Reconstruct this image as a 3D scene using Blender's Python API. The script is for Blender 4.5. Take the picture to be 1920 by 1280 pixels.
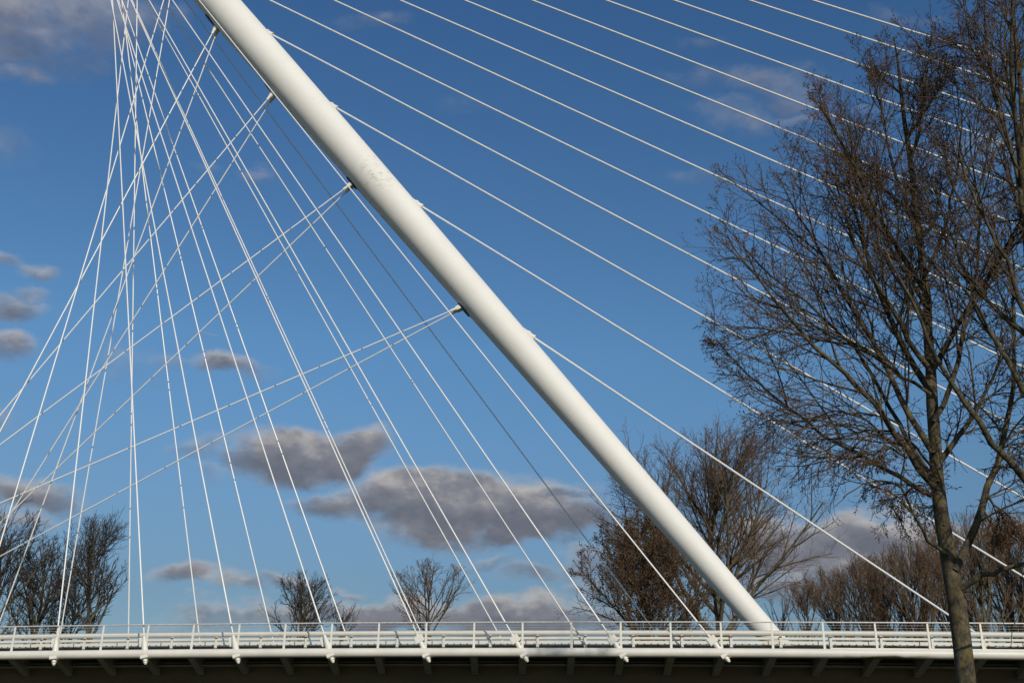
import bpy, math, random
import numpy as np
from mathutils import Vector, Matrix

SC = bpy.context.scene
COL = SC.collection
for _o in list(bpy.data.objects):
    bpy.data.objects.remove(_o)

# ------------------------------------------------------------------ camera
FPX = 2100.0                                     # focal length in pixels of a 1920 px wide picture
RIGHT = np.array((0.99331014, 0.11464049, 0.01387562))
UP = np.array((0.03204747, -0.38910735, 0.9206348))
FWD = np.array((-0.11094113, 0.9140312, 0.39017821))
EYE = np.array((0.0, 0.0, 1.6))
cd = bpy.data.cameras.new('camera')
cd.sensor_width = 36.0
cd.lens = 36.0 * FPX / 1920.0
cd.clip_start = 0.1
cd.clip_end = 6000.0
cam = bpy.data.objects.new('camera', cd)
COL.objects.link(cam)
cam.matrix_world = Matrix(((RIGHT[0], UP[0], -FWD[0], EYE[0]), (RIGHT[1], UP[1], -FWD[1], EYE[1]),
                           (RIGHT[2], UP[2], -FWD[2], EYE[2]), (0, 0, 0, 1)))
SC.camera = cam

def ray(px, py):
    d = RIGHT * (px - 960) / FPX - UP * (py - 640) / FPX + FWD
    return d
def at(px, py, Y):
    """point of the world seen at a pixel, at distance Y across the canal"""
    d = ray(px, py)
    return EYE + d * (Y / d[1])

# ------------------------------------------------------------------ light, exposure
SUN = np.array((0.50, -1.0, 0.555)); SUN = SUN / np.linalg.norm(SUN)
sl = bpy.data.lights.new('sun', 'SUN'); sl.energy = 3.1; sl.angle = math.radians(0.53); sl.color = (1.0, 0.925, 0.80)
so = bpy.data.objects.new('sun', sl); COL.objects.link(so)
so.rotation_euler = Vector(SUN).to_track_quat('Z', 'Y').to_euler()
SC.view_settings.view_transform = 'Standard'
SC.view_settings.look = 'None'
SC.view_settings.exposure = 0.0
SC.view_settings.gamma = 1.0

# clouds: centre, half width, half height (as seen), strength of cover
CLOUDS = [
    (775, 925, 135, 52, 1.0), (905, 945, 205, 62, 1.0), (1040, 978, 95, 42, 1.0), (640, 930, 120, 26, .75), (815, 985, 120, 36, .95), (970, 1000, 120, 26, .9),
    (545, 850, 105, 42, 1.0), (620, 848, 90, 44, 1.0), (668, 815, 52, 34, .85),
    (720, 1150, 130, 36, .95), (900, 1155, 130, 34, .95), (1010, 1150, 90, 36, .95), (560, 1160, 170, 24, .7),
    (350, 1085, 85, 24, .75), (440, 1105, 60, 18, .65), (400, 1150, 80, 18, .6), (330, 1160, 60, 16, .4), (545, 1092, 60, 15, .6), (640, 1100, 40, 11, .5),
    (445, 698, 78, 20, .75), (330, 702, 52, 22, .35), (220, 690, 60, 28, .28), (395, 645, 22, 9, .28), (390, 845, 62, 26, .4), (420, 890, 40, 16, .3),
    (12, 645, 62, 32, .72), (25, 570, 70, 26, .66), (66, 502, 44, 17, .55), (66, 541, 38, 15, .5), (0, 487, 34, 20, .55),
    (38, 935, 100, 34, .8), (25, 985, 60, 28, .65),
    (60, 60, 130, 90, .55), (170, 30, 150, 62, .5), (45, 152, 60, 24, .5), (300, 30, 90, 36, .38), (20, 10, 120, 70, .6), (190, 108, 26, 12, .3),
    (1420, 150, 150, 26, .36), (1500, 168, 80, 16, .34), (1545, 205, 80, 18, .34), (1430, 205, 120, 18, .26), (1300, 325, 70, 22, .26), (1290, 270, 60, 18, .16), (1310, 68, 40, 14, .24),
    (1560, 1020, 170, 48, 1.0), (1690, 1015, 130, 44, 1.0), (1430, 1000, 75, 32, .9), (1640, 1070, 200, 34, .9), (1500, 1090, 150, 40, .7), (1900, 1010, 120, 44, .9),
    (985, 1072, 80, 20, .5), (1090, 1058, 62, 26, .55), (900, 1045, 62, 14, .4), (1060, 915, 70, 14, .4), (1120, 1100, 60, 22, .5),
    (690, 28, 70, 20, .32), (470, 326, 45, 15, .34), (365, 325, 30, 12, .18), (1690, 40, 60, 18, .22), (1830, 300, 110, 40, .25), (1790, 170, 60, 40, .2),
    (860, 180, 40, 12, .06), (1100, 1150, 90, 30, .6),
    (2200, 1010, 260, 60, .9), (2300, 600, 200, 60, .5), (-250, 800, 220, 60, .8), (-300, 300, 260, 90, .6), (-420, 1060, 260, 60, .9),
]
def build_world():
    w = bpy.data.worlds.new('World'); SC.world = w; w.use_nodes = True
    nt = w.node_tree; N = nt.nodes; L = nt.links
    for n in list(N): N.remove(n)
    def node(t, **k):
        n = N.new(t)
        for a, b in k.items(): setattr(n, a, b)
        return n
    def put(sock, v):
        if hasattr(v, 'is_output') or isinstance(v, bpy.types.NodeSocket): L.new(v, sock)
        else: sock.default_value = v
    def M(op, a, b=0.0, c=0.0, clamp=False):
        n = node('ShaderNodeMath', operation=op, use_clamp=clamp)
        put(n.inputs[0], a); put(n.inputs[1], b)
        if op in ('MULTIPLY_ADD', 'SMOOTH_MAX', 'COMPARE'): put(n.inputs[2], c)
        return n.outputs[0]
    def V(op, a, b=None, s=None):
        n = node('ShaderNodeVectorMath', operation=op)
        put(n.inputs[0], a)
        if b is not None: put(n.inputs[1], b)
        if s is not None: put(n.inputs['Scale'], s)
        return n.outputs['Value'] if op in ('DOT_PRODUCT', 'LENGTH') else n.outputs['Vector']
    def noise(vec, scale, detail, rough, dist=0.0):
        n = node('ShaderNodeTexNoise'); n.inputs['Scale'].default_value = scale; n.inputs['Detail'].default_value = detail
        n.inputs['Roughness'].default_value = rough; n.inputs['Distortion'].default_value = dist
        L.new(vec, n.inputs['Vector']); return n
    def smooth(v, a, b):
        n = node('ShaderNodeMapRange', interpolation_type='SMOOTHSTEP')
        put(n.inputs['Value'], v); n.inputs['From Min'].default_value = a; n.inputs['From Max'].default_value = b
        return n.outputs['Result']
    sky = node('ShaderNodeTexSky', sky_type='NISHITA', sun_disc=False)
    sky.sun_elevation = math.asin(SUN[2]); sky.sun_rotation = math.atan2(SUN[0], SUN[1])
    sky.altitude = 0; sky.air_density = 1.0; sky.dust_density = 0.35; sky.ozone_density = 2.6
    tc = node('ShaderNodeTexCoord')
    dirv = V('NORMALIZE', tc.outputs['Generated'])
    # stretched lookup so cloud texture is wider than tall
    mp = node('ShaderNodeMapping'); mp.inputs['Scale'].default_value = (1, 1, 1.7); L.new(dirv, mp.inputs['Vector'])
    st = mp.outputs['Vector']
    n1 = noise(st, 9.0, 5.0, 0.55)
    warp = V('SUBTRACT', n1.outputs['Color'], (0.5, 0.5, 0.5))
    wd = V('ADD', dirv, V('SCALE', warp, s=0.075))
    n2 = noise(st, 30.0, 7.0, 0.58)
    n2f = M('SUBTRACT', n2.outputs['Fac'], 0.5)
    n2b = noise(V('ADD', st, (0.008, 0.0, 0.016)), 20.0, 6.0, 0.55)
    n2c = noise(st, 20.0, 6.0, 0.55)
    relief = M('SUBTRACT', n2c.outputs['Fac'], n2b.outputs['Fac'])
    dens = None; wy = None; ws = None
    for (px, py, rx, ry, k) in CLOUDS:
        c = ray(px, py); ln = np.linalg.norm(c); c = c / ln
        e = RIGHT - c * (RIGHT @ c); e /= np.linalg.norm(e)
        u = np.cross(e, c)
        sx = 1.0 / (rx / (FPX * ln) * 1.25); sy = 1.0 / (ry / (FPX * ln) * 1.3)
        x = V('DOT_PRODUCT', wd, tuple(e * sx)); y = V('DOT_PRODUCT', wd, tuple(u * sy))
        r2 = M('MULTIPLY_ADD', x, x, M('MULTIPLY', y, y))
        d = M('MULTIPLY_ADD', r2, -k * 1.0, k)                # k*(1-r2)
        d = M('MAXIMUM', d, -0.6)
        dens = d if dens is None else M('SMOOTH_MAX', dens, d, 0.10)
        wgt = M('MAXIMUM', M('SUBTRACT', 1.0, r2), 0.0)
        wy = M('MULTIPLY', wgt, y) if wy is None else M('MULTIPLY_ADD', wgt, y, wy)
        ws = wgt if ws is None else M('ADD', wgt, ws)
    topness = M('DIVIDE', wy, M('ADD', ws, 0.08))
    n3 = noise(st, 13.0, 6.0, 0.60)
    f = M('MULTIPLY_ADD', M('SUBTRACT', n3.outputs['Fac'], 0.5), 1.1, M('MULTIPLY_ADD', n2f, 1.05, dens))
    cover = smooth(f, -0.08, 0.78)
    cover = M('MULTIPLY', cover, M('MINIMUM', M('MULTIPLY_ADD', dens, 1.15, 0.12, True), 0.95))
    # sunlit upper right rims, grey undersides
    lit = M('MULTIPLY_ADD', topness, 0.72, 0.32)
    lit = M('MULTIPLY_ADD', relief, 1.8, lit)
    thin = M('SUBTRACT', 1.0, smooth(f, 0.15, 0.85))
    lit = M('MULTIPLY_ADD', thin, 0.42, lit)
    lit = M('MAXIMUM', M('MINIMUM', lit, 1.0), 0.0)
    cr = node('ShaderNodeValToRGB'); L.new(lit, cr.inputs['Fac'])
    el = cr.color_ramp.elements
    el[0].position = 0.0; el[0].color = (1.36, 1.46, 1.78, 1)
    el[1].position = 1.0; el[1].color = (4.7, 4.45, 4.25, 1)
    e2 = el.new(0.45); e2.color = (2.10, 2.12, 2.42, 1)
    # clear blue: the sky texture, deepened like the photograph's polarised blue
    hs = node('ShaderNodeHueSaturation'); hs.inputs['Saturation'].default_value = 1.13; hs.inputs['Value'].default_value = 1.0
    L.new(sky.outputs['Color'], hs.inputs['Color'])
    gm = node('ShaderNodeGamma'); gm.inputs['Gamma'].default_value = 1.12; L.new(hs.outputs['Color'], gm.inputs['Color'])
    mix = node('ShaderNodeMix', data_type='RGBA')
    L.new(cover, mix.inputs['Factor']); # deep winter blue low down: the air near the horizon is darker than the standard model
    sz = node('ShaderNodeSeparateXYZ'); L.new(dirv, sz.inputs[0])
    gr_ = node('ShaderNodeValToRGB'); L.new(sz.outputs['Z'], gr_.inputs['Fac'])
    ge = gr_.color_ramp.elements
    for _ in range(4): ge.new(0.5)
    for q, (p_, c_) in zip(ge, ((0.10, (.45, .42, .39)), (0.17, (.56, .51, .46)), (0.228, (.71, .66, .60)), (0.30, (.84, .83, .76)), (0.38, (.92, .97, .89)), (0.65, (.76, .88, .92)))):
        q.position = p_; q.color = (*c_, 1)
    L.new(V('MULTIPLY', gm.outputs['Color'], gr_.outputs['Color']), mix.inputs['A']); L.new(cr.outputs['Color'], mix.inputs['B'])
    bg = node('ShaderNodeBackground'); bg.inputs['Strength'].default_value = 0.10
    L.new(mix.outputs['Result'], bg.inputs['Color'])
    out = node('ShaderNodeOutputWorld'); L.new(bg.outputs['Background'], out.inputs['Surface'])
build_world()

# ------------------------------------------------------------------ helpers
rnd = random.Random(7)
def tag(o, label=None, cat=None, group=None, kind=None):
    if label: o['label'] = label
    if cat: o['category'] = cat
    if group: o['group'] = group
    if kind: o['kind'] = kind
    return o
def empty(name, loc=(0, 0, 0)):
    o = bpy.data.objects.new(name, None); COL.objects.link(o); o.location = tuple(float(c) for c in loc); o.empty_display_size = 0.3
    return o
def raw_mesh(name, V_, F_, mat, parent=None, smooth=True, origin=None):
    me = bpy.data.meshes.new(name)
    V_ = np.asarray(V_, float)
    if origin is None: origin = np.zeros(3) if parent is None else np.array(parent.location)
    me.from_pydata((V_ - np.asarray(origin)).tolist(), [], F_ if isinstance(F_, list) else F_.tolist())
    if smooth:
        me.polygons.foreach_set('use_smooth', [True] * len(me.polygons))
    me.materials.append(mat)
    me.update()
    o = bpy.data.objects.new(name, me); COL.objects.link(o)
    if parent is not None: o.parent = parent
    else: o.location = tuple(origin)
    return o
class MB:
    """collects shapes given in world coordinates; build() links them as one mesh object"""
    def __init__(s): s.v = []; s.f = []
    def add(s, v, f):
        b = len(s.v); s.v += [tuple(map(float, p)) for p in v]; s.f += [tuple(i + b for i in q) for q in f]; return s
    def box(s, c, ax, ay, az, size):
        c = np.asarray(c, float); hx, hy, hz = [np.asarray(a, float) * (d / 2) for a, d in zip((ax, ay, az), size)]
        p = [c + i * hx + j * hy + k * hz for i in (-1, 1) for j in (-1, 1) for k in (-1, 1)]
        return s.add(p, [(0, 1, 3, 2), (4, 6, 7, 5), (0, 4, 5, 1), (2, 3, 7, 6), (0, 2, 6, 4), (1, 5, 7, 3)])
    def tube(s, pts, radii, n=12, caps=True):
        pts = [np.asarray(p, float) for p in pts]
        if not hasattr(radii, '__len__'): radii = [radii] * len(pts)
        v = []; f = []
        ref = None
        for i, p in enumerate(pts):
            t = pts[min(i + 1, len(pts) - 1)] - pts[max(i - 1, 0)]; t = t / np.linalg.norm(t)
            if ref is None:
                a = np.array((0, 0, 1.0)) if abs(t[2]) < .9 else np.array((0, 1.0, 0))
                ref = np.cross(t, a)
            ref = ref - t * (ref @ t); ref = ref / np.linalg.norm(ref); b = np.cross(t, ref)
            for k in range(n):
                q = 2 * math.pi * k / n
                v.append(p + radii[i] * (math.cos(q) * ref + math.sin(q) * b))
        for i in range(len(pts) - 1):
            for k in range(n):
                f.append((i * n + k, i * n + (k + 1) % n, (i + 1) * n + (k + 1) % n, (i + 1) * n + k))
        if caps:
            f.append(tuple(range(n))[::-1]); f.append(tuple(range((len(pts) - 1) * n, len(pts) * n)))
        return s.add(v, f)
    def prism(s, poly, d):
        """polygon (list of 3D points) pushed along d"""
        n = len(poly); d = np.asarray(d, float)
        v = [np.asarray(p, float) for p in poly] + [np.asarray(p, float) + d for p in poly]
        return s.add(v, [tuple(range(n))[::-1], tuple(range(n, 2 * n))] + [(k, (k + 1) % n, n + (k + 1) % n, n + k) for k in range(n)])
    def build(s, name, mat, parent=None, smooth=False, bevel=0.0, origin=None):
        o = raw_mesh(name, s.v, s.f, mat, parent, smooth, origin)
        if smooth:
            me = o.data
            try: me.set_sharp_from_angle(angle=math.radians(40))
            except Exception: pass
        if bevel:
            m = o.modifiers.new('bevel', 'BEVEL'); m.width = bevel; m.segments = 2; m.limit_method = 'ANGLE'
        return o

# ------------------------------------------------------------------ materials
def mat(name):
    m = bpy.data.materials.new(name); m.use_nodes = True
    nt = m.node_tree; bs = nt.nodes['Principled BSDF']
    return m, nt, bs
def ramp_noise(nt, scale, detail, stops, coord='Object', rough=0.6, mapping=None):
    tc = nt.nodes.new('ShaderNodeTexCoord'); no = nt.nodes.new('ShaderNodeTexNoise'); cr = nt.nodes.new('ShaderNodeValToRGB')
    no.inputs['Scale'].default_value = scale; no.inputs['Detail'].default_value = detail; no.inputs['Roughness'].default_value = rough
    src = tc.outputs[coord]
    if mapping:
        mp = nt.nodes.new('ShaderNodeMapping'); mp.inputs['Scale'].default_value = mapping; nt.links.new(src, mp.inputs['Vector']); src = mp.outputs['Vector']
    nt.links.new(src, no.inputs['Vector']); nt.links.new(no.outputs['Fac'], cr.inputs['Fac'])
    el = cr.color_ramp.elements
    while len(el) < len(stops): el.new(0.5)
    for e, (p, c) in zip(el, stops): e.position = p; e.color = (*c, 1)
    return cr, no, tc
def mixcol(nt, a, b, fac, mode='MIX'):
    m = nt.nodes.new('ShaderNodeMix'); m.data_type = 'RGBA'; m.blend_type = mode
    for s, v in ((m.inputs['Factor'], fac), (m.inputs['A'], a), (m.inputs['B'], b)):
        if isinstance(v, bpy.types.NodeSocket): nt.links.new(v, s)
        elif isinstance(v, (int, float)): s.default_value = v
        else: s.default_value = (*v, 1)
    return m.outputs['Result']
def bump(nt, bs, height, strength, dist=0.02):
    b = nt.nodes.new('ShaderNodeBump'); b.inputs['Strength'].default_value = strength; b.inputs['Distance'].default_value = dist
    nt.links.new(height, b.inputs['Height']); nt.links.new(b.outputs['Normal'], bs.inputs['Normal'])

def white_paint(name, base, dirt, amount, rough=0.42):
    m, nt, bs = mat(name)
    a, na, _ = ramp_noise(nt, 1.3, 6, [(0.35, tuple(c * .93 for c in base)), (0.62, base)])
    b, nb, _ = ramp_noise(nt, 5.0, 8, [(0.58, (0, 0, 0)), (0.78, (1, 1, 1))], rough=0.7)
    mm = nt.nodes.new('ShaderNodeMath'); mm.operation = 'MULTIPLY'; mm.inputs[1].default_value = amount
    nt.links.new(b.outputs['Color'], mm.inputs[0])
    nt.links.new(mixcol(nt, a.outputs['Color'], dirt, mm.outputs[0]), bs.inputs['Base Color'])
    bs.inputs['Roughness'].default_value = rough
    return m
M_WHITE = white_paint('white_paint', (0.75, 0.72, 0.635), (0.40, 0.38, 0.31), 0.35)
M_RAIL = white_paint('white_rail_paint', (0.66, 0.63, 0.55), (0.26, 0.22, 0.15), 0.7, 0.5)
M_CABLE = white_paint('white_cable_sheath', (0.80, 0.79, 0.75), (0.5, 0.48, 0.42), 0.25, 0.38)

def pylon_paint():
    m, nt, bs = mat('mast_paint')
    base = (0.775, 0.752, 0.69)
    a, na, tc = ramp_noise(nt, 0.7, 7, [(0.32, tuple(c * .955 for c in base)), (0.66, base)])
    # scuffed lichen patch partway up, small rust specks
    s, ns, _ = ramp_noise(nt, 2.2, 9, [(0.53, (0, 0, 0)), (0.59, (1, 1, 1))], rough=0.7, mapping=(1, 1, 2.2))
    d = nt.nodes.new('ShaderNodeVectorMath'); d.operation = 'DISTANCE'
    nt.links.new(tc.outputs['Object'], d.inputs[0]); d.inputs[1].default_value = STAIN
    mr = nt.nodes.new('ShaderNodeMapRange'); mr.inputs['From Min'].default_value = 1.9; mr.inputs['From Max'].default_value = 0.5
    nt.links.new(d.outputs['Value'], mr.inputs['Value'])
    mu = nt.nodes.new('ShaderNodeMath'); mu.operation = 'MULTIPLY'; nt.links.new(s.outputs['Color'], mu.inputs[0]); nt.links.new(mr.outputs['Result'], mu.inputs[1])
    mu2 = nt.nodes.new('ShaderNodeMath'); mu2.operation = 'MULTIPLY'; mu2.inputs[1].default_value = 0.45; nt.links.new(mu.outputs[0], mu2.inputs[0])
    c = mixcol(nt, a.outputs['Color'], (0.34, 0.30, 0.19), mu2.outputs[0])
    sp, nsp, _ = ramp_noise(nt, 6.0, 3, [(0.745, (0, 0, 0)), (0.775, (.6, .6, .6))], rough=0.5)
    c = mixcol(nt, c, (0.34, 0.25, 0.16), sp.outputs['Color'])
    nt.links.new(c, bs.inputs['Base Color'])
    bs.inputs['Roughness'].default_value = 0.62; bs.inputs['Specular IOR Level'].default_value = 0.3
    return m

def simple(name, stops, scale, rough, metallic=0.0, detail=6, mapping=None, bumpy=0.0):
    m, nt, bs = mat(name)
    cr, no, _ = ramp_noise(nt, scale, detail, stops, mapping=mapping)
    nt.links.new(cr.outputs['Color'], bs.inputs['Base Color'])
    bs.inputs['Roughness'].default_value = rough; bs.inputs['Metallic'].default_value = metallic
    if bumpy: bump(nt, bs, no.outputs['Fac'], bumpy)
    return m
M_STEEL = simple('galvanised_steel', [(0.3, (0.50, 0.47, 0.44)), (0.7, (0.70, 0.67, 0.62))], 6, 0.40, 0.15)
M_DARK = simple('dark_trim_and_shade', [(0.3, (0.015, 0.015, 0.016)), (0.7, (0.035, 0.034, 0.032))], 8, 0.7)  # dark trim and joints; also the painted shade of the mast openings
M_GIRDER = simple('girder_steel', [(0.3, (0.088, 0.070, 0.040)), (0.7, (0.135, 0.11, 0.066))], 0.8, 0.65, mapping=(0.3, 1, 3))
M_RIB = simple('rib_steel', [(0.3, (0.28, 0.265, 0.215)), (0.7, (0.38, 0.36, 0.30))], 1.2, 0.6)
M_KERB = simple('weathered_kerb', [(0.3, (0.09, 0.08, 0.06)), (0.7, (0.20, 0.185, 0.15))], 2.5, 0.8)
M_ASPHALT = simple('asphalt', [(0.3, (0.035, 0.035, 0.035)), (0.7, (0.065, 0.063, 0.06))], 20, 0.9)
M_GRASS = simple('grass_ground', [(0.25, (0.016, 0.022, 0.009)), (0.55, (0.032, 0.038, 0.013)), (0.8, (0.06, 0.055, 0.025))], 0.35, 0.95, detail=9)

def edge_tube_paint():
    m, nt, bs = mat('edge_tube_paint')
    base = (0.74, 0.705, 0.62)
    a, na, tc = ramp_noise(nt, 0.9, 7, [(0.30, tuple(c * .86 for c in base)), (0.62, base)], mapping=(1, 1, 1))
    # green algae under the joint at the right hand end, drips elsewhere
    sep = nt.nodes.new('ShaderNodeSeparateXYZ'); nt.links.new(tc.outputs['Object'], sep.inputs[0])
    def band(v, lo, hi, ed):
        x = nt.nodes.new('ShaderNodeMapRange'); x.inputs['From Min'].default_value = lo - ed; x.inputs['From Max'].default_value = lo + ed
        y = nt.nodes.new('ShaderNodeMapRange'); y.inputs['From Min'].default_value = hi + ed; y.inputs['From Max'].default_value = hi - ed
        nt.links.new(v, x.inputs['Value']); nt.links.new(v, y.inputs['Value'])
        mu = nt.nodes.new('ShaderNodeMath'); mu.operation = 'MULTIPLY'; nt.links.new(x.outputs[0], mu.inputs[0]); nt.links.new(y.outputs[0], mu.inputs[1]); return mu.outputs[0]
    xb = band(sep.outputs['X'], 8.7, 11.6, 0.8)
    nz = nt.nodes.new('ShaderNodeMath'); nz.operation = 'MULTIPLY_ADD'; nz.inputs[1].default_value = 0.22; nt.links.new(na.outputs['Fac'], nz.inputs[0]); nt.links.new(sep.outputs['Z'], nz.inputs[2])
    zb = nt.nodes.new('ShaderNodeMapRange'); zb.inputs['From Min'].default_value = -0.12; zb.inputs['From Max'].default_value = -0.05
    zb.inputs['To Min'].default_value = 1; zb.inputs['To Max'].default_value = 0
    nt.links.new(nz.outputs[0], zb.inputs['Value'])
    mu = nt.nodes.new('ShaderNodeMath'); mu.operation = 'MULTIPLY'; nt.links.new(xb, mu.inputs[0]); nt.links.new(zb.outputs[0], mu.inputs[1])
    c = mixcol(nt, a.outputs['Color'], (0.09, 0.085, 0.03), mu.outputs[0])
    g, ng, _ = ramp_noise(nt, 4.0, 8, [(0.60, (0, 0, 0)), (0.80, (.5, .5, .5))], rough=0.75, mapping=(1.0, 1, 0.4))
    c = mixcol(nt, c, (0.38, 0.36, 0.28), g.outputs['Color'])
    nt.links.new(c, bs.inputs['Base Color']); bs.inputs['Roughness'].default_value = 0.45
    return m
M_TUBE = edge_tube_paint()

def bark(name, dark, light, moss, mossamt):
    m, nt, bs = mat(name)
    a, na, tc = ramp_noise(nt, 12, 9, [(0.36, dark), (0.64, light)], mapping=(1, 1, 0.55), rough=0.75)
    b, nb, _ = ramp_noise(nt, 5.0, 9, [(0.46, (0, 0, 0)), (0.60, (mossamt,) * 3)], rough=0.75)
    c, nc, _ = ramp_noise(nt, 3.2, 8, [(0.44, (1, 1, 1)), (0.60, (.32, .30, .28))], rough=0.72, mapping=(1, 1, 0.8))
    mossy = mixcol(nt, a.outputs['Color'], moss, b.outputs['Color'])
    nt.links.new(mixcol(nt, mossy, c.outputs['Color'], 1.0, 'MULTIPLY'), bs.inputs['Base Color'])
    bs.inputs['Roughness'].default_value = 0.92
    bump(nt, bs, na.outputs['Fac'], 0.9, 0.03)
    return m
M_BARK = bark('mossy_bark', (0.012, 0.010, 0.007), (0.150, 0.122, 0.076), (0.135, 0.105, 0.026), 0.75)
M_BARKFAR = bark('grey_bark', (0.06, 0.052, 0.036), (0.15, 0.132, 0.09), (0.13, 0.12, 0.05), 0.4)
M_TWIG = simple('twig_bark', [(0.3, (0.055, 0.034, 0.018)), (0.7, (0.145, 0.092, 0.046))], 1.5, 0.85)
M_TWIGFAR = simple('brown_twigs', [(0.3, (0.080, 0.050, 0.027)), (0.7, (0.175, 0.110, 0.056))], 0.6, 0.9)
M_TWIGDARK = simple('dark_twigs', [(0.3, (0.030, 0.023, 0.017)), (0.7, (0.075, 0.056, 0.036))], 0.6, 0.9)
M_BUD = simple('bud_brown', [(0.3, (0.065, 0.032, 0.016)), (0.7, (0.16, 0.080, 0.034))], 2.0, 0.7)
M_LEAF = simple('withered_leaf', [(0.3, (0.085, 0.050, 0.026)), (0.7, (0.19, 0.115, 0.058))], 0.9, 0.8)

# ------------------------------------------------------------------ ground
g = MB(); R_ = 3000.0
g.add([(-R_, -R_, 0), (R_, -R_, 0), (R_, R_, 0), (-R_, R_, 0)], [(0, 1, 2, 3)])
tag(g.build('ground', M_GRASS), kind='structure')

# ------------------------------------------------------------------ bridge geometry (all in metres)
D, W, SKEW, PITCH, P0 = 51.16, 10.283, -1.038, 2.2, -29.7335
BASEH = 6.756 + 1.6
def h(x): return BASEH - 0.0002456 * (x + 8.634) ** 2
X0, X1 = -72.0, 52.0
XS = [X0 + i * 1.0 for i in range(int(X1 - X0) + 1)]
def sk(x, d): return x + SKEW * d / W                        # the deck is slightly skewed
def along(d, dz, xs=XS, skew=False):
    return [np.array((sk(x, d) if skew else x, D + d, h(x) + dz)) for x in xs]
ANG = 0.897
PB = np.array((7.0557, D + W / 2, BASEH))
PD = np.array((-math.cos(ANG), 0, math.sin(ANG)))
def mast(t): return PB + PD * t
STATIONS = list(range(-4, 9))
TT = dict(zip(STATIONS, (25.46, 36.55, 45.7, 53.06, 59.32, 64.74, 69.43, 73.28, 77.01, 80.12, 83.29, 85.65, 87.54)))
RX = dict(zip(STATIONS, (17.2448, 23.4481, 29.8165, 35.915, 42.5729, 48.2478, 54.3231, 60.195, 65.7981, 72.4383, 77.4141, 83.8864, 88.9988)))
def stx(s): return P0 + PITCH * (2 * s - 1)
def unit(v): v = np.asarray(v, float); return v / np.linalg.norm(v)
def nearpt(s): x = stx(s); return np.array((x, D, h(x)))
def farpt(s): x = stx(s); return np.array((x + SKEW, D + W, h(x)))

# ---- mast
PROFILE = [(-1.5, .50), (0, .50), (3, .56), (8, .67), (15, .80), (22, .90), (30, 1.02), (38, 1.12), (46, 1.18), (54, 1.20), (62, 1.17), (72, 1.04), (82, .80), (90, .50), (94, .22)]
def mrad(t): return float(np.interp(t, [a for a, _ in PROFILE], [b for _, b in PROFILE]))
STAIN = tuple(mast(35.5) + np.array((0.35, -1.0, 0.35)) - PB)
M_MAST = pylon_paint()
mast_o = empty('mast', PB)
tag(mast_o, 'thick white tapering steel mast leaning left above the bridge deck', 'mast')
tt = np.linspace(-1.5, 94, 97)
pc = np.array([mrad(t) for t in tt]); pc = np.convolve(np.pad(pc, 3, 'edge'), np.ones(7) / 7, 'valid')
mb = MB(); mb.tube([mast(t) for t in tt], list(pc), 64); mb.build('shaft', M_MAST, mast_o, smooth=True)
for s in (-4, -3, -2, -1, 0):
    A = mast(TT[s]); r = mrad(TT[s])
    dn, df = unit(nearpt(s) - A), unit(farpt(s) - A)
    dm = unit(dn + df)
    perp = unit(dm - PD * (dm @ PD)); k = dm @ perp
    dist = r / max(k, .2)
    side = unit(np.cross(PD, perp))
    # solid plate coloured as the shade of an opening, then the clevis block and the two cable sockets
    e = MB()
    c = A + perp * (r - .02) 
    pts = []
    for q in range(16):
        a = 2 * math.pi * q / 16
        pts.append(c + PD * (.55 * math.cos(a)) + side * (.27 * math.sin(a)))
    e.prism(pts, perp * 0.06); e.build('slot_shade_plate', M_DARK, mast_o, smooth=True)
    e = MB(); p = A + dm * (dist + .10); e.box(p, dm, side, np.cross(dm, side), (.46, .42, .26)); e.build('clevis', M_WHITE, mast_o, bevel=.03)
    for dd in (dn, df):
        e = MB(); q0 = A + dd * (dist + .2); e.tube([q0, q0 + dd * .5], [.10, .075], 12); e.build('cable_socket', M_WHITE, mast_o, smooth=True)
    dr = unit(np.array((RX[s], D + W / 2, h(stx(s)) + .6)) - A)
    perp = unit(dr - PD * (dr @ PD)); k = dr @ perp; dist = r / max(k, .15)
    e = MB(); e.tube([A + dr * (dist - 1.2), A + dr * (dist + .16)], [.15, .13], 20); e.tube([A + dr * (dist - .28), A + dr * (dist - .12)], [.175, .175], 20); e.tube([A + dr * (dist + .10), A + dr * (dist + .24)], [.15, .15], 20)
    e.build('backstay_collar', M_WHITE, mast_o, smooth=True)

# ---- stay cables: each one a thing
def cable(name, a, b, r, label, group, sag=0.0):
    n = 14; pts = []
    for i in range(n + 1):
        t = i / n; p = a + (b - a) * t; p[2] -= sag * 4 * t * (1 - t); pts.append(p)
    e = MB(); e.tube(pts, r, 8); o = e.build(name, M_CABLE, None, smooth=True, origin=b)
    tag(o, label, 'cable', group); return o
ORD = {-4: 'lowest', -3: 'second lowest', -2: 'third lowest', -1: 'fourth lowest'}
NEAR = {0: 'near-edge white cable leaving the photo at the left edge just above the dark trees',
        1: 'white cable rising from the leftmost visible socket on the near deck tube',
        2: 'white cable rising from the second socket from the left on the near tube',
        3: 'white cable rising from the third socket from the left on the near tube',
        4: 'white cable rising from the near-tube socket before the right half of the small round tree',
        5: 'white cable rising from the near-tube socket before the left half of the sparse small tree',
        6: 'white cable rising from the socket just right of the sparse small tree',
        7: 'white cable rising from the near-tube socket in front of the brown leafy tree',
        8: 'white cable rising from the rightmost socket, closest to the foot of the mast'}
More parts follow.
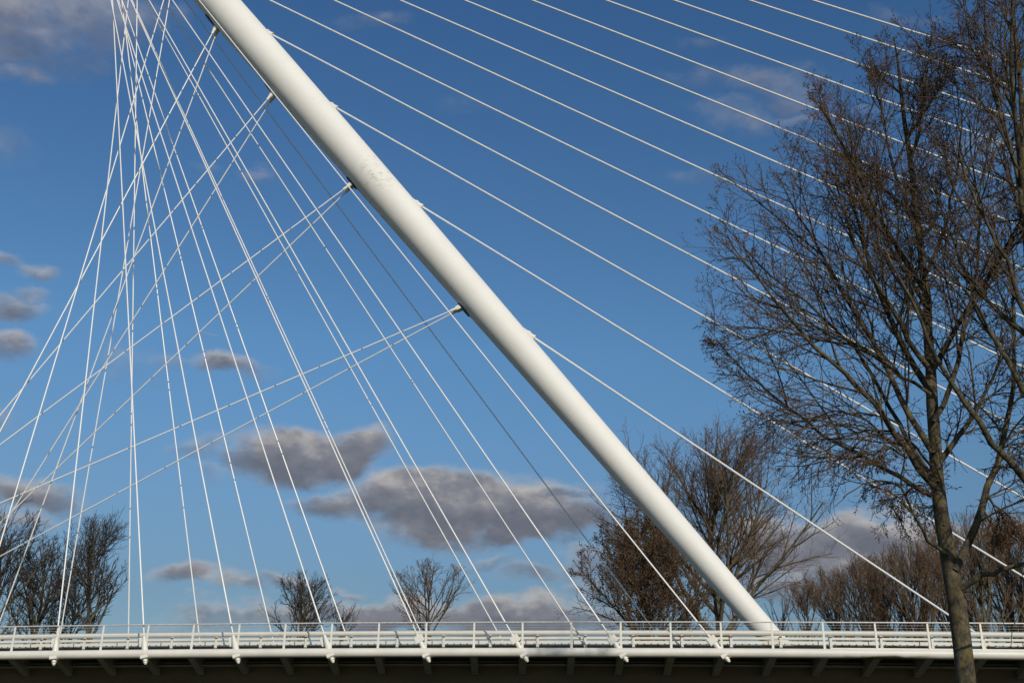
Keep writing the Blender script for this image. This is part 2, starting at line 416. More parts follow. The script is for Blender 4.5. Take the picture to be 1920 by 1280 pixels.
FAR = {0: 'far-edge white cable meeting the guardrail just right of the leftmost socket',
       1: 'far-edge white cable meeting the guardrail just left of the second socket',
       2: 'far-edge white cable meeting the guardrail midway between second and third sockets',
       3: 'far-edge white cable meeting the guardrail just left of the small round tree',
       4: 'far-edge white cable passing the right edge of the small round tree',
       5: 'far-edge white cable meeting the deck a hair right of the fifth socket',
       6: 'far-edge white cable meeting the guardrail a little left of the sixth socket',
       7: 'far-edge white cable meeting the guardrail at the left flank of the brown leafy tree',
       8: 'far-edge cable darkened by the shadow of the mast for its whole length'}
GP = 'paired stay cables left of the mast'
for s in STATIONS:
    A = mast(TT[s])
    for pt, key in ((nearpt(s), 'near'), (farpt(s), 'far')):
        d = unit(pt - A); a = A + d * (mrad(TT[s]) * .8)
        if s < 0: lab = '%s cable of the pair fanning left from the %s clevis on the mast' % ('upper near-side' if key == 'near' else 'lower far-side', ORD[s])
        else: lab = NEAR[s] if key == 'near' else FAR[s]
        cable('stay_cable', a, pt - d * .45, .036, lab, GP, 0.0)
NUM = ['lowest', 'second lowest', 'third lowest', 'fourth lowest', 'fifth from the bottom', 'sixth from the bottom', 'seventh from the bottom',
       'seventh from the top', 'fifth from the top', 'fourth from the top', 'third from the top', 'second from the top', 'topmost']
NUM[7] = 'sixth from the top'
for i, s in enumerate(STATIONS):
    A = mast(TT[s]); b = np.array((RX[s], D + W / 2, h(stx(s)) + .6)); d = unit(b - A)
    cable('backstay_cable', A + d * .6, b, .053, '%s of the thick white backstays slanting right from the mast' % NUM[i], 'backstay cables right of the mast', 0.0)

# ---- deck
deck = empty('bridge_deck', (0, D, BASEH))
tag(deck, 'long gently arched white bridge deck with round edge tube and dark underside', 'bridge')
xs_l = [x for x in XS if x <= 9]; xr = [x for x in XS if x >= 9]
e = MB(); e.tube(along(0, 0), .20, 28)
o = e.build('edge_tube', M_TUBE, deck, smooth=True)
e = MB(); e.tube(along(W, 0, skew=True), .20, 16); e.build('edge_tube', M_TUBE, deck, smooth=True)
def sweep(profile, xs=XS, skew=True, closed=True):
    """profile: list of (d, dz) across the deck"""
    n = len(profile); v = []; f = []
    for x in xs:
        for (d, dz) in profile: v.append((sk(x, d) if skew else x, D + d, h(x) + dz))
    for i in range(len(xs) - 1):
        for k in range(n if closed else n - 1):
            f.append((i * n + k, (i + 1) * n + k, (i + 1) * n + (k + 1) % n, i * n + (k + 1) % n))
    if closed: f += [tuple(range(n)), tuple(range((len(xs) - 1) * n, len(xs) * n))[::-1]]
    return MB().add(v, f)
sweep([(.10, .16), (.10, .02), (W - .10, .02), (W - .10, .16)]).build('deck_slab', M_RIB, deck)
sweep([(2.05, .165), (2.05, .185), (W - 2.05, .185), (W - 2.05, .165)]).build('roadway', M_ASPHALT, deck)
sweep([(2.0, .19), (2.0, .60), (2.35, .60), (2.35, .19)]).build('kerb_beam', M_KERB, deck)
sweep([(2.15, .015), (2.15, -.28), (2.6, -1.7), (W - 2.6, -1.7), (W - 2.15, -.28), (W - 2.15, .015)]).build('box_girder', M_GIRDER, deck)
e = MB(); e.tube(along(1.95, -.17, skew=True), .055, 10); e.build('drain_pipe', M_RIB, deck, smooth=True)
sweep([(1.62, -.30), (1.62, -.36), (2.14, -.36), (2.14, -.30)]).build('girder_ledge', M_RIB, deck)
# raised edge plate carrying the posts over the right hand approach
sweep([(-.06, .235), (-.06, .05), (.09, .05), (.09, .235)], xs=[7.9 + .5 * i for i in range(88)], skew=False).build('edge_plate', M_WHITE, deck)
def rib_at(x):
    e = MB()
    def P(d, dz, off): return np.array((sk(x, d) + off, D + d, h(x) + dz))
    lo = [(.12, -.20), (2.13, -.72)]
    # bottom flange plus web
    for (w, z0, z1) in ((.32, 0, .035),):
        v = [P(lo[0][0], lo[0][1] + z0, -w / 2), P(lo[0][0], lo[0][1] + z0, w / 2), P(lo[1][0], lo[1][1] + z0, w / 2), P(lo[1][0], lo[1][1] + z0, -w / 2),
             P(lo[0][0], lo[0][1] + z1, -w / 2), P(lo[0][0], lo[0][1] + z1, w / 2), P(lo[1][0], lo[1][1] + z1, w / 2), P(lo[1][0], lo[1][1] + z1, -w / 2)]
        e.add(v, [(3, 2, 1, 0), (4, 5, 6, 7), (0, 1, 5, 4), (1, 2, 6, 5), (2, 3, 7, 6), (3, 0, 4, 7)])
    for off in (-.11, .11):
        v = [P(.12, -.17, off - .01), P(.12, .015, off - .01), P(2.13, .015, off - .01), P(2.13, -.69, off - .01)]
        e.prism(v, (.02, 0, 0))
    return e
for j in range(-14, 34):
    rib_at(P0 + PITCH * j).build('rib', M_RIB, deck)

# cable anchorages through the near tube
def anchorage(s):
    p = nearpt(s); A = mast(TT[s]); d = unit(A - p)
    side = unit(np.cross(d, (0, 1, 0))); b = np.cross(d, side)        # side lies along the deck, b across it
    an = empty('cable_anchor', p); an.parent = deck; an.location = tuple(p - np.array(deck.location))
    def part(name, e, m, smooth=False, bevel=0):
        o = raw_mesh(name, e.v, e.f, m, None, smooth, origin=(0, 0, 0))
        o.data.transform(Matrix.Translation(-Vector(p)))
        o.location = (0, 0, 0); o.parent = an
        if smooth:
            try: o.data.set_sharp_from_angle(angle=math.radians(40))
            except Exception: pass
        if bevel:
            mm = o.modifiers.new('bevel', 'BEVEL'); mm.width = bevel; mm.segments = 2; mm.limit_method = 'ANGLE'
    if s <= 4:      # steeper cables: tapered sleeve in front of the housing
        e = MB(); e.tube([p + d * .10, p + d * .45, p + d * .80, p + d * .92], [.15, .135, .075, .05], 16); part('sleeve', e, M_WHITE, True)
        e = MB(); e.box(p + d * .58 + np.array((-.15, .20, 0)), d, side, b, (.44, .30, .24)); part('head_block', e, M_WHITE, False, .02)
    else:
        e = MB(); e.tube([p + d * .10, p + d * .50], [.11, .11], 16); part('sleeve', e, M_WHITE, True)
        e = MB(); e.box(p + d * .67 + np.array((0, .05, 0)), d, side, b, (.34, .40, .30)); part('head_block', e, M_WHITE, False, .015)
        e = MB(); e.tube([p + d * .835, p + d * .90, p + d * 1.02], [.085, .08, .045], 14); part('cable_boot', e, M_WHITE, True)
    e = MB()
    e.box(p - d * .225, d, side, b, (.045, .30, .26))
    e.tube([p - d * .24, p - d * .33], [.10, .10], 16); e.tube([p - d * .33, p - d * .355], [.125, .125], 16)
    e.tube([p - d * .355, p - d * .44], [.085, .085], 16); e.tube([p - d * .44, p - d * .49], [.06, .05], 12)
    part('end_nut', e, M_WHITE, True)
    # bearing gusset between tube and nut
    e = MB(); e.prism([p - d * .06 + side * .17, p - d * .21 + side * .17, p - d * .21 - side * .17, p - d * .06 - side * .17], np.array((0, -.19, 0))); part('bearing_gusset', e, M_WHITE, False, .008)
for s in range(-4, 10):
    if s in TT: anchorage(s)

# ---- railing along the footpath
rail = empty('railing', (0, D, BASEH))
tag(rail, 'slim white post and wire railing with steel handrail along the near deck edge', 'railing')
HR = 1.324
e = MB(); e.tube(along(0, HR), .032, 10); e.build('handrail', M_STEEL, rail, smooth=True)
for dz in (1.20, 1.085, .97, .855):
    e = MB(); e.tube(along(0.0, dz), .0055, 6); e.build('wire', M_STEEL, rail, smooth=True)
def rail_post(x):
    e = MB(); low = .17 if x < 7.9 else .10
    z = h(x)
    prof = [(-.055, low), (.055, low), (.040, HR - .05), (.040, HR - .015), (-.040, HR - .015), (-.040, HR - .05)]
    yy = -.02 if x < 7.9 else -.085
    e.prism([(x + a, D + yy, z + b) for a, b in prof], (0, .035, 0))
    if x >= 7.9: e.box((x, D - .07, z + HR - .02), (1, 0, 0), (0, 1, 0), (0, 0, 1), (.07, .09, .02))
    return e
for j in range(-14, 34):
    rail_post(P0 + PITCH * j).build('post', M_WHITE, rail, bevel=.006)

# ---- vehicle guardrail behind the footpath
GD = 1.72
gr = empty('guardrail', (0, D + GD, BASEH))
tag(gr, 'white vehicle guardrail of three rails on tapered posts behind the railing', 'guardrail')
e = MB(); e.tube(along(GD, 1.10), .112, 18); e.build('top_tube', M_RAIL, gr, smooth=True)
def flat_rail(dz, hh, th, bulge):
    return sweep([(GD - th, dz + hh / 2 - .02), (GD - th, dz - hh / 2 + .02), (GD - th + .03, dz - hh / 2), (GD + th, dz - hh / 2), (GD + th, dz + hh / 2), (GD - th + .03, dz + hh / 2)], skew=False)
flat_rail(.865, .12, .05, 0).build('middle_rail', M_RAIL, gr)
lowrail = flat_rail(.665, .17, .06, 0); n_plain = len(lowrail.f)
flat_rail(.36, .07, .05, 0).build('bottom_rail', M_RIB, gr)
GP0 = P0 + 0.53
for j in range(-14, 34):
    x = GP0 + PITCH * j; z = h(x)
    e = MB(); yy = D + GD - .13
    e.prism([(x - .12, yy, z + .165), (x + .12, yy, z + .165), (x + .10, yy, z + .30), (x + .055, yy, z + .55), (x + .055, yy, z + .99), (x - .055, yy, z + .99), (x - .055, yy, z + .55), (x - .10, yy, z + .30)], (0, .06, 0))
    e.build('post', M_RAIL, gr, bevel=.006)
    e = MB(); e.box((x, yy - .004, z + .925), (1, 0, 0), (0, 1, 0), (0, 0, 1), (.105, .02, .06)); e.build('spacer', M_DARK, gr)
    for k in range(7):
        xb = x + .18 + k * .31
        if abs(xb - (x + 1.65)) < .1: continue
        lowrail.tube([(xb, D + GD - .075, h(xb) + .600), (xb, D + GD - .055, h(xb) + .600)], .032, 8)
    xj = x + 1.65
    lowrail.box((xj, D + GD - .058, h(xj) + .665), (1, 0, 0), (0, 1, 0), (0, 0, 1), (.035, .02, .165))
lr = lowrail.build('lower_rail', M_RAIL, gr); lr.data.materials.append(M_DARK)
for q in lr.data.polygons:
    if q.index >= n_plain: q.material_index = 1

# ------------------------------------------------------------------ trees
def norm(a): return a / np.maximum(np.linalg.norm(a, axis=-1, keepdims=True), 1e-9)
def resample(P, n):
    P = np.asarray(P, float); s = np.concatenate([[0], np.cumsum(np.linalg.norm(np.diff(P, axis=0), axis=1))])
    t = np.linspace(0, s[-1], n + 1)
    # smooth interpolation through the given points
    out = np.stack([np.interp(t, s, P[:, i]) for i in range(3)], 1)
    for _ in range(2):
        q = out.copy(); q[1:-1] = .25 * out[:-2] + .5 * out[1:-1] + .25 * out[2:]; out = q
    return out
class Tree:
    def __init__(s, seed): s.r = np.random.default_rng(seed); s.thick = []; s.thin = []; s.buds = []
    def children(s, P, R, K, ang, ratio, t0, t1, taper, env, rmax, minlen, envk=(.75, 1.05), flat=0.0):
        """P: (N,S+1,3) parent polylines, R: (N,S+1) radii -> starts, dirs, lengths, radii of K children each"""
        N, S1, _ = P.shape; r = s.r
        t = (np.arange(K)[None] + r.uniform(.1, .9, (N, K))) / K * (t1 - t0) + t0
        x = t * (S1 - 1); i = np.minimum(x.astype(int), S1 - 2); f = x - i
        n = np.arange(N)[:, None]
        p = P[n, i] * (1 - f)[..., None] + P[n, i + 1] * f[..., None]
        T = norm(P[n, i + 1] - P[n, i]); rad = R[n, i] * (1 - f) + R[n, i + 1] * f
        a = np.cross(T, np.array((.31, .45, .83))); a = norm(a); b = np.cross(T, a)
        az = np.arange(K)[None] * 2.399 + r.uniform(0, 6.28, (N, 1)) + r.normal(0, .5, (N, K))
        radial = np.cos(az)[..., None] * a + np.sin(az)[..., None] * b
        an = np.radians(ang) * r.uniform(.75, 1.25, (N, K))
        d = norm(np.cos(an)[..., None] * T + np.sin(an)[..., None] * radial)
        Lp = np.linalg.norm(np.diff(P, axis=1), axis=2).sum(1)[:, None]
        L = Lp * ratio * (1 - taper * t) * r.uniform(.65, 1.25, (N, K))
        p = p.reshape(-1, 3); d = d.reshape(-1, 3); L = L.ravel(); rad = rad.ravel()
        if env is not None:
            c, ax = env; q = (p - c) / ax; dd = d / ax
            A = (dd * dd).sum(1); B = (q * dd).sum(1); C = (q * q).sum(1) - 1
            disc = np.maximum(B * B - A * C, 0); far = (-B + np.sqrt(disc)) / A
            far = np.where(C > 0, .25 * L, far)
            L = np.minimum(L, np.maximum(far, 0) * r.uniform(envk[0], envk[1], len(L)))
        keep = L > minlen
        p, d, L, rad = p[keep], d[keep], L[keep], rad[keep]
        rr = np.minimum(rad * .75, rmax * (.5 + .5 * np.minimum(L / (np.median(L) + 1e-6), 1.6)))
        return p, d, L, rr
    def grow(s, p, d, L, r0, nseg, trop, wob, tip, droop=None):
        N = len(p); trop = np.zeros(N) + trop
        if droop is not None: hang = np.clip((droop - p[:, 2]) / 3.5, 0, 1) * s.r.uniform(.2, 1.2, N)
        else: hang = np.zeros(N)
        P = np.zeros((N, nseg + 1, 3)); P[:, 0] = p; d = d.copy()
        bias = s.r.normal(0, wob * .6, (N, 3))
        for k in range(nseg):
            d = d + bias / nseg + s.r.normal(0, wob, (N, 3)) / math.sqrt(nseg)
            kk = (k + .5) / nseg
            d[:, 2] += (trop * (1 - hang) + hang * (-1.5 if kk < .7 else 1.0)) / nseg
            d = norm(d); P[:, k + 1] = P[:, k] + d * (L / nseg)[:, None]
        R = r0[:, None] * (1 - (1 - tip) * np.linspace(0, 1, nseg + 1)[None])
        return P, R
    def keep(s, P, R, sides, thick=False): (s.thick if thick else s.thin).append((P, R, sides))
    def add_buds(s, P, per, size, spread=.6, t0=.2):
        N, S1, _ = P.shape; r = s.r
        t = r.uniform(t0, 1.0, (N, per)); t[:, 0] = 1.0
        x = t * (S1 - 1); i = np.minimum(x.astype(int), S1 - 2); f = x - i; n = np.arange(N)[:, None]
        p = P[n, i] * (1 - f)[..., None] + P[n, i + 1] * f[..., None]
        T = norm(P[n, i + 1] - P[n, i]); T = norm(T + r.normal(0, spread, T.shape))
        s.buds.append((p.reshape(-1, 3), T.reshape(-1, 3), size * r.uniform(.6, 1.3, p.size // 3)))
    @staticmethod
    def tubes(items):
        VV = []; FF = []; base = 0
        for P, R, n in items:
            N, S1, _ = P.shape
            T = np.empty_like(P); T[:, 1:-1] = P[:, 2:] - P[:, :-2]; T[:, 0] = P[:, 1] - P[:, 0]; T[:, -1] = P[:, -1] - P[:, -2]
            T = norm(T)
            ref = np.where(np.abs(T[:, :1, 2:3]) > .9, np.array((1., 0, 0)), np.array((0, 0, 1.)))
            a = norm(np.cross(T, ref)); b = np.cross(T, a)
            q = np.arange(n) * 2 * math.pi / n
            V_ = P[:, :, None] + R[:, :, None, None] * (np.cos(q)[None, None, :, None] * a[:, :, None] + np.sin(q)[None, None, :, None] * b[:, :, None])
            VV.append(V_.reshape(-1, 3))
            idx = base + np.arange(N * S1 * n).reshape(N, S1, n)
            nx = np.roll(idx, -1, axis=2)
            F_ = np.stack([idx[:, :-1], nx[:, :-1], nx[:, 1:], idx[:, 1:]], -1).reshape(-1, 4)
            FF.append(F_); base += N * S1 * n
        return np.concatenate(VV), np.concatenate(FF)
    def bud_mesh(s, flatten=False):
        p = np.concatenate([b[0] for b in s.buds]); T = np.concatenate([b[1] for b in s.buds]); z = np.concatenate([b[2] for b in s.buds])
        a = norm(np.cross(T, np.array((.31, .45, .83)))); b = np.cross(T, a)
        w = z * (.16 if not flatten else .34)
        if flatten:       # a small curled leaf: two triangles folded along the midrib
            m = p + T * z[:, None] * .5
            V_ = np.stack([p, m + a * w[:, None] + b * w[:, None] * .4, p + T * z[:, None], m - a * w[:, None] + b * w[:, None] * .4], 1)
            N = len(p); i = np.arange(N)[:, None] * 4
            return V_.reshape(-1, 3), np.concatenate([i + np.array((0, 1, 2)), i + np.array((0, 2, 3))])
        V_ = [p]; m = p + T * (z * .45)[:, None]
        for q in range(3):
            an = q * 2.094; V_.append(m + (math.cos(an) * a + math.sin(an) * b) * w[:, None])
        V_.append(p + T * z[:, None]); V_ = np.stack(V_, 1); i = np.arange(len(p))[:, None] * 5
        F_ = np.concatenate([i + np.array(c) for c in ((0, 2, 1), (0, 3, 2), (0, 1, 3), (4, 1, 2), (4, 2, 3), (4, 3, 1))])
        return V_.reshape(-1, 3), F_

def fast_mesh(name, V_, F_, m, parent, smooth=True):
    V_ = V_ - np.array(parent.location)
    me = bpy.data.meshes.new(name); n = F_.shape[1]
    me.vertices.add(len(V_)); me.vertices.foreach_set('co', V_.astype(np.float32).ravel())
    me.loops.add(F_.size); me.loops.foreach_set('vertex_index', F_.astype(np.int32).ravel())
    me.polygons.add(len(F_)); me.polygons.foreach_set('loop_start', np.arange(0, F_.size, n, dtype=np.int32))
    me.polygons.foreach_set('loop_total', np.full(len(F_), n, dtype=np.int32))
    me.polygons.foreach_set('use_smooth', np.full(len(F_), smooth))
    me.materials.append(m); me.update(calc_edges=True); me.validate()
    o = bpy.data.objects.new(name, me); COL.objects.link(o); o.parent = parent
    return o
def finish(T, name, base, label, cat, group, mb_, mt, mbud, budname='buds', leafy=False):
    root = empty(name, base); tag(root, label, cat, group)
    fast_mesh('trunk', *Tree.tubes(T.thick), mb_, root)
    fast_mesh('crown', *Tree.tubes(T.thin), mt, root)
    if T.buds: fast_mesh(budname, *T.bud_mesh(leafy), mbud, root, False)
    return root

def limb_set(T, polylines, nseg, sides):
    """hand placed limbs: list of (points, r0, r1)"""
    P = np.stack([resample(p, nseg) for p, _, _ in polylines]); 
    w_ = np.cumsum(T.r.normal(0, .045, P.shape), axis=1); w_ -= w_[:, :1]
    P += w_
    R = np.stack([np.linspace(a, b, nseg + 1) for _, a, b in polylines])
    T.keep(P, R, sides, True); return P, R

# ---- the big bare tree on the near bank, right
def near_tree(name, seed, trunk, limbs, env, label, tgroup=None, K=(9, 9, 7), extra=None):
    T = Tree(seed)
    tp, tr = trunk
    P = resample(tp, 24)[None]; s_ = np.linspace(0, 1, 25)
    R = np.interp(s_, np.linspace(0, 1, len(tr)), tr)[None]
    P[0, 1:-1] += T.r.normal(0, .02, P[0, 1:-1].shape)
    T.keep(P, R, 16, True)
    LP, LR = limb_set(T, limbs, 16, 9)
    allP = [(LP, LR)]
    # more limbs thrown out from the upper stem all round
    p, d, L, r = T.children(P, R, extra[0], 42, extra[1], extra[2], .98, .35, env, .075, .8)
    P1, R1 = T.grow(p, d, L, r, 16, .30, .13, .25); T.keep(P1, R1, 7, True)
    zl = env[0][2] - env[1][2] * .28
    P1 = np.concatenate([LP, P1]); R1 = np.concatenate([LR, R1])
    p, d, L, r = T.children(P1, R1, K[0], 34, .50, .10, .99, .50, env, .022, .4, (.85, 1.12))
    P2, R2 = T.grow(p, d, L, r, 9, .28, .22, .34, zl); T.keep(P2, R2, 5, True)
    p, d, L, r = T.children(P2, R2, K[1], 36, .52, .10, 1., .45, env, .0105, .2, (.9, 1.3))
    P3, R3 = T.grow(p, d, L, r, 6, .24, .32, .5, zl); T.keep(P3, R3, 4)
    p, d, L, r = T.children(P3, R3, K[2], 40, .55, .12, 1., .45, None, .0058, .06)
    L = np.minimum(L, .75)
    P4, R4 = T.grow(p, d, L, r, 3, .35, .34, .7, zl); R4 = np.maximum(R4, .0042); T.keep(P4, R4, 3)
    T.add_buds(P4, 3, .066, .5); T.add_buds(P3, 3, .066, .6, .4)
    print(name, 'branches', len(P1), len(P2), len(P3), len(P4))
    return finish(T, name, tp[0], label, 'tree', tgroup, M_BARK, M_TWIG, M_BUD)

YA = 26.0
def A_(pts, dy0=0.0, dy1=0.0, Y=YA):
    n = len(pts); return [at(x, y, Y + dy0 + (dy1 - dy0) * i / max(n - 1, 1)) for i, (x, y) in enumerate(pts)]
base = at(1812, 1330, YA); foot = np.array((base[0] + .05, YA, -.1))
trunkA = ([foot, np.array((base[0] + .03, YA, 1.6))] + A_([(1808, 1270), (1803, 1190), (1797, 1120), (1784, 1060), (1768, 975), (1756, 900), (1748, 800), (1745, 690), (1738, 560), (1722, 430), (1704, 300), (1690, 170), (1676, 70)], 0, .6),
          [.30, .235, .212, .200, .205, .172, .150, .138, .118, .10, .088, .075, .06, .045, .018])
limbsA = [
    (A_([(1752, 912), (1722, 880), (1690, 848), (1650, 795), (1613, 754), (1560, 712), (1513, 677), (1460, 610), (1400, 540), (1340, 470)], 0, -1.2), .085, .015),
    (A_([(1750, 850), (1712, 790), (1680, 730), (1640, 660), (1600, 590), (1550, 500), (1490, 410), (1450, 330)], 0, .8), .080, .014),
    (A_([(1748, 930), (1700, 905), (1640, 860), (1590, 838), (1520, 800), (1450, 740), (1380, 690), (1320, 620)], 0, 1.6), .060, .010),
    (A_([(1742, 690), (1700, 620), (1640, 540), (1590, 450), (1550, 360), (1500, 290)], 0, -1.4), .07, .013),
    (A_([(1738, 580), (1690, 490), (1640, 390), (1600, 290), (1590, 210)], 0, 1.0), .06, .012),
    (A_([(1725, 450), (1690, 360), (1660, 260), (1640, 160), (1632, 90)], 0, -.8), .055, .010),
    (A_([(1790, 1070), (1812, 1010), (1838, 945), (1858, 880), (1880, 800), (1890, 700), (1885, 590), (1880, 470)], 0, .9), .095, .02),
    (A_([(1800, 1105), (1840, 1085), (1890, 1062), (1950, 1040), (2020, 1000)], 0, -.8), .07, .02),
    (A_([(1778, 1040), (1742, 1000), (1720, 930), (1690, 900), (1650, 895), (1610, 915), (1580, 950)], 0, -2.2), .04, .008),
    (A_([(1750, 790), (1790, 720), (1810, 640), (1840, 540), (1850, 420), (1845, 300), (1830, 200)], 0, -1.2), .065, .012),
    (A_([(1746, 740), (1700, 700), (1630, 660), (1560, 640), (1480, 640), (1400, 660), (1340, 690)], 0, .9), .045, .008),
    (A_([(1732, 520), (1770, 430), (1790, 320), (1780, 220), (1770, 110)], 0, .8), .05, .010),
    (A_([(1700, 858), (1655, 835), (1610, 838), (1570, 858), (1535, 890)], -.3, -1.8), .03, .006),
    (A_([(1690, 845), (1630, 780), (1560, 760), (1480, 770), (1420, 800), (1390, 840)], -.3, 1.2), .032, .006),
    (A_([(1756, 905), (1720, 850), (1660, 730), (1590, 640), (1500, 560), (1420, 500), (1360, 420)], 0, 1.9), .06, .010),
    (A_([(1770, 985), (1735, 935), (1700, 905), (1660, 935), (1640, 985)], 0, 1.3), .03, .006),
    (A_([(1800, 1112), (1850, 1118), (1888, 1150), (1912, 1200)], 0, -.9), .022, .006),
    (A_([(1846, 925), (1878, 960), (1908, 1010), (1926, 1065)], .3, -.8), .03, .006),
    (A_([(1852, 900), (1890, 862), (1935, 835), (1990, 790)], .4, 1.4), .045, .010),
    (A_([(1835, 950), (1862, 985), (1880, 1035), (1876, 1090)], .3, 1.2), .025, .006),
    (A_([(1752, 880), (1690, 800), (1600, 800), (1520, 850), (1460, 820), (1400, 800)], 0, -1.6), .035, .007),
]
cA = at(1745, 515, YA + .2)
envA = (cA, np.array((5.9, 4.4, 6.9)))
near_tree('bare_tree', 11, trunkA, limbsA, envA, 'tall bare budding tree with mossy trunk in front of the railing', K=(12, 9, 5), extra=(11, .34, .42))

YB = 24.0
def B_(pts, dy0=0.0, dy1=0.0): return A_([(x + 30, y) for x, y in pts], dy0, dy1, YB)
bb = at(1975, 1300, YB)
trunkB = ([np.array((bb[0] + .1, YB, -.1)), np.array((bb[0] + .05, YB, 1.6))] + B_([(1975, 1290), (1950, 1120), (1930, 960), (1916, 820), (1908, 690), (1902, 560), (1896, 430), (1890, 300), (1882, 170), (1872, 40), (1860, -100), (1850, -260)], 0, .4),
          [.28, .24, .22, .20, .18, .16, .14, .115, .085, .058, .048, .04, .03, .012])
limbsB = [
    (B_([(1935, 955), (1890, 895), (1840, 835), (1790, 775), (1735, 690), (1690, 600), (1650, 510), (1610, 420)], 0, -.8), .085, .014),
    (B_([(1912, 760), (1870, 700), (1815, 620), (1770, 540), (1720, 450), (1690, 350)], 0, .8), .07, .013),
    (B_([(1904, 620), (1870, 530), (1830, 440), (1800, 340), (1790, 240)], 0, -1.0), .06, .012),
    (B_([(1896, 420), (1870, 320), (1840, 220), (1815, 110), (1800, 0), (1790, -100)], 0, .5), .06, .012),
    (B_([(1888, 260), (1850, 160), (1790, 90), (1770, 10), (1760, -60)], 0, -.7), .045, .010),
    (B_([(1900, 500), (1950, 400), (2000, 280), (2040, 120), (2050, -50)], 0, .5), .07, .014),
    (B_([(1912, 780), (1970, 690), (2040, 600), (2110, 480), (2150, 300)], 0, -.5), .08, .015),
    (B_([(1935, 1000), (2010, 930), (2100, 860), (2190, 760)], 0, .8), .07, .015),
    (B_([(1945, 1080), (1905, 1050), (1880, 1075), (1850, 1120), (1830, 1165)], 0, -1.4), .035, .006),
    (B_([(1880, 140), (1910, 40), (1930, -80), (1940, -200)], 0, -.8), .045, .010),
]
cB = at(1985, 340, YB)
envB = (cB, np.array((3.7, 3.6, 9.8)))
near_tree('bare_tree', 23, trunkB, limbsB, envB, 'bare dark tree cut by the right photo edge, thick limbs reaching left', K=(10, 8, 5), extra=(13, .30, .32))

# ---- trees beyond the bridge
def far_tree(name, seed, px, Y, top_px, width_px, cy, label, group, forks=9, fork_ang=34, hb_px=1215, K=(10, 8, 6), twig=.012, twigs=None, leaves=None, thick=1.0, ratio0=1.0, barkm=None, bud=0, trop=.35, ang=34, wob=.18):
    """px: middle of the crown, top_px: its top row, width_px: its width, cy: its widest row, as seen"""
    T = Tree(seed)
    top = at(px, top_px, Y); H = top[2]; scale = np.linalg.norm(top - EYE) / FPX * .97
    rx = width_px / 2 * scale
    mid = at(px, cy, Y); bx = mid[0]
    foot = np.array((bx, Y, 0.0)); zc = mid[2]
    env = (mid, np.array((rx, rx * .9, H - zc)))
    r0 = .013 * H * thick
    hb = at(px, hb_px, Y)[2]
    tp = resample([foot - np.array((0, 0, .1)), foot + np.array((T.r.normal(0, .15), 0, hb * .5)), foot + np.array((T.r.normal(0, .3), T.r.normal(0, .2), hb)), foot + np.array((T.r.normal(0, .4), T.r.normal(0, .4), hb + (H - hb) * .5)), np.array((top[0] + T.r.normal(0, .3), Y, H * .98))], 16)[None]
    h1 = hb / H
    tr = np.interp(np.linspace(0, 1, 17), [0, .3, .6, 1], [r0 * 1.25, r0, r0 * .5, r0 * .1])[None]
    T.keep(tp, tr, 10, True)
    p, d, L, r = T.children(tp, tr, forks, fork_ang, ratio0, h1 * .9, h1 + (1 - h1) * .7, .45, env, r0 * .5, .5, (.85, 1.08))
    P1, R1 = T.grow(p, d, L, r, 10, trop, wob * .7, .25); T.keep(P1, R1, 6, True)
    P1a = np.concatenate([P1, resample(tp[0][9:], 10)[None]]); R1a = np.concatenate([R1, np.linspace(tr[0][9], tr[0][-1], 11)[None]])
    p, d, L, r = T.children(P1a, R1a, K[0], ang, .55, .12, .99, .45, env, r0 * .16, .3, (.85, 1.35))
    P2, R2 = T.grow(p, d, L, r, 6, trop, wob, .35); T.keep(P2, R2, 4)
    p, d, L, r = T.children(P2, R2, K[1], ang + 3, .50, .1, 1., .4, None, twig * 1.7, .2)
    P3, R3 = T.grow(p, d, L, r, 4, trop * .8, wob * 1.2, .5); R3 = np.maximum(R3, twig * .9); T.keep(P3, R3, 3)
    p, d, L, r = T.children(P3, R3, K[2], ang + 5, .50, .1, 1., .3, None, twig, .1)
    P4, R4 = T.grow(p, d, L, np.full(len(p), twig), 2, trop * .8, wob * 1.2, .6); T.keep(P4, R4, 3)
    if leaves:
        T.add_buds(P4, leaves[0], leaves[1], .9); 
        if leaves[0] > 2: T.add_buds(P3, leaves[0], leaves[1], .9)
    elif bud: T.add_buds(P4, bud, .11, .5)
    print(name, 'branches', len(P1), len(P2), len(P3), len(P4))
    return finish(T, name, foot, label, 'tree', group, barkm or M_BARKFAR, twigs or M_TWIGFAR, M_LEAF if leaves else M_BUD, 'leaves' if leaves else 'buds', bool(leaves))
GT = 'bare trees beyond the bridge'
far_tree('bare_tree', 31, 1342, 70, 815, 480, 1055, 'spreading vase-shaped bare tree directly behind the lower mast', GT, forks=24, fork_ang=38, hb_px=1195, K=(10, 8, 5), bud=1, ratio0=1.4, twig=.0085)
far_tree('leafy_tree', 32, 1205, 66, 960, 270, 1130, 'dense brown tree with withered leaves left of the mast foot', GT, forks=20, fork_ang=48, hb_px=1230, K=(11, 9, 5), leaves=(3, .085), ratio0=1.3, twig=.009)
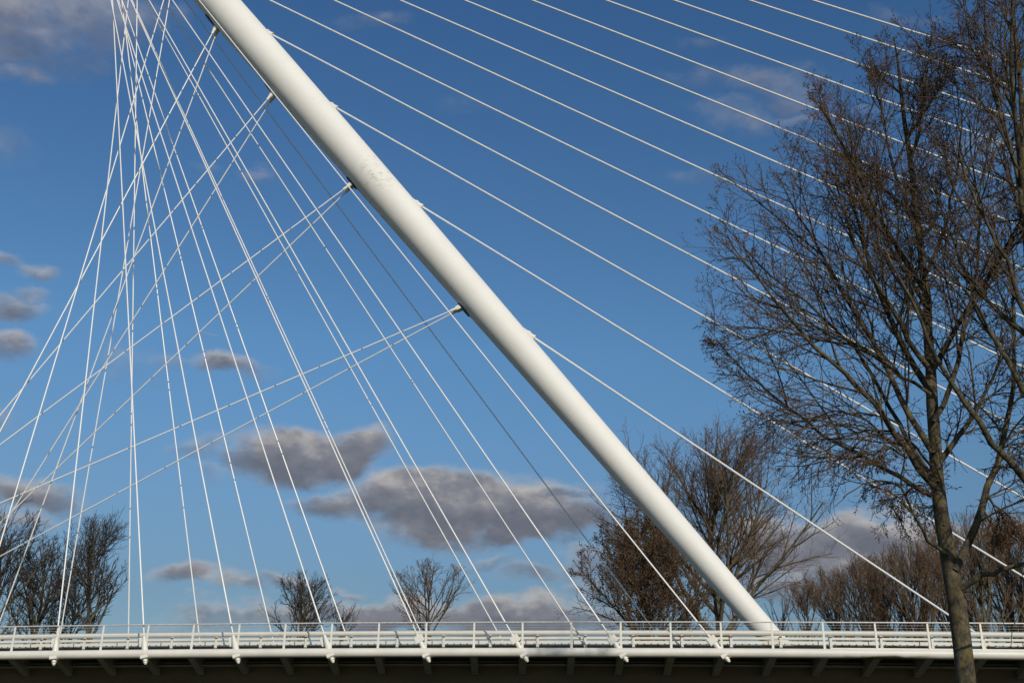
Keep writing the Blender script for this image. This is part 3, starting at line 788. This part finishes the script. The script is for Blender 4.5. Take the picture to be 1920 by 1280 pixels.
# left group
far_tree('bare_tree', 41, 2, 76, 950, 190, 1080, 'bare dark tree cut by the left photo edge', GT, forks=13, K=(8, 7, 5), twigs=M_TWIGDARK, ratio0=1.3)
far_tree('bare_tree', 42, 85, 80, 1005, 170, 1110, 'dense tangled bare tree between the left edge tree and the slender one', GT, forks=18, fork_ang=42, K=(8, 6, 5), twigs=M_TWIGDARK, ratio0=1.3)
far_tree('bare_tree', 44, 135, 84, 1062, 150, 1130, 'lower bare tree filling the gap left of the slender forked tree', GT, forks=14, fork_ang=42, K=(8, 7, 4), twigs=M_TWIGDARK, ratio0=1.3)
far_tree('bare_tree', 43, 184, 74, 966, 170, 1060, 'slender forked bare tree with pale stems, rightmost of the left clump', GT, forks=13, fork_ang=30, hb_px=1180, K=(8, 7, 4), ratio0=1.3, twigs=M_TWIGDARK)
# small ones
far_tree('bare_tree', 51, 568, 92, 1072, 160, 1140, 'small round-headed bare tree standing alone behind the fourth socket from the left', GT, forks=18, fork_ang=40, hb_px=1195, K=(7, 6, 4), twigs=M_TWIGDARK, twig=.010, ratio0=1.3)
far_tree('bare_tree', 52, 640, 96, 1135, 56, 1165, 'low bare bush just right of the small round-headed tree', GT, forks=12, fork_ang=42, hb_px=1190, K=(7, 6, 4), twigs=M_TWIGDARK, twig=.010, ratio0=1.5)
far_tree('bare_tree', 53, 812, 84, 1052, 205, 1135, 'sparse small tree with few upright stems left of centre', GT, forks=13, fork_ang=44, hb_px=1185, K=(6, 5, 4), ratio0=1.35, twig=.010, bud=1, ang=30)
# tree line right
for i, (px, Y, top, wd, lab) in enumerate([
        (1470, 90, 1122, 150, 'lowest brown bare tree, its top just above the railing at the mast foot'),
        (1515, 86, 1098, 150, 'low brown bare tree between the mast foot and the higher tree line'),
        (1562, 92, 1072, 150, 'brown bare tree where the right tree line starts to climb'),
        (1612, 86, 1050, 160, 'brown bare tree under the left part of the low grey cloud'),
        (1665, 90, 1038, 160, 'brown bare tree crossed by the lowest backstay, midway to the mossy trunk'),
        (1718, 84, 1015, 160, 'brown bare tree just left of the mossy trunk under the grey cloud'),
        (1775, 92, 990, 160, 'brown bare tree standing right behind the mossy trunk'),
        (1835, 84, 965, 170, 'tall brown bare tree just right of the mossy trunk'),
        (1890, 94, 955, 160, 'brown bare tree between the mossy trunk and the right photo edge'),
        (1950, 88, 950, 170, 'brown bare tree cut by the right photo edge beyond the railing')]):
    far_tree('bare_tree', 61 + i, px, Y, top, wd, 1130 if top > 1000 else 1090, lab, GT, forks=19, fork_ang=28, hb_px=1240, K=(8, 6, 4), ratio0=1.2, twig=.0085, trop=.6, ang=26, bud=1)
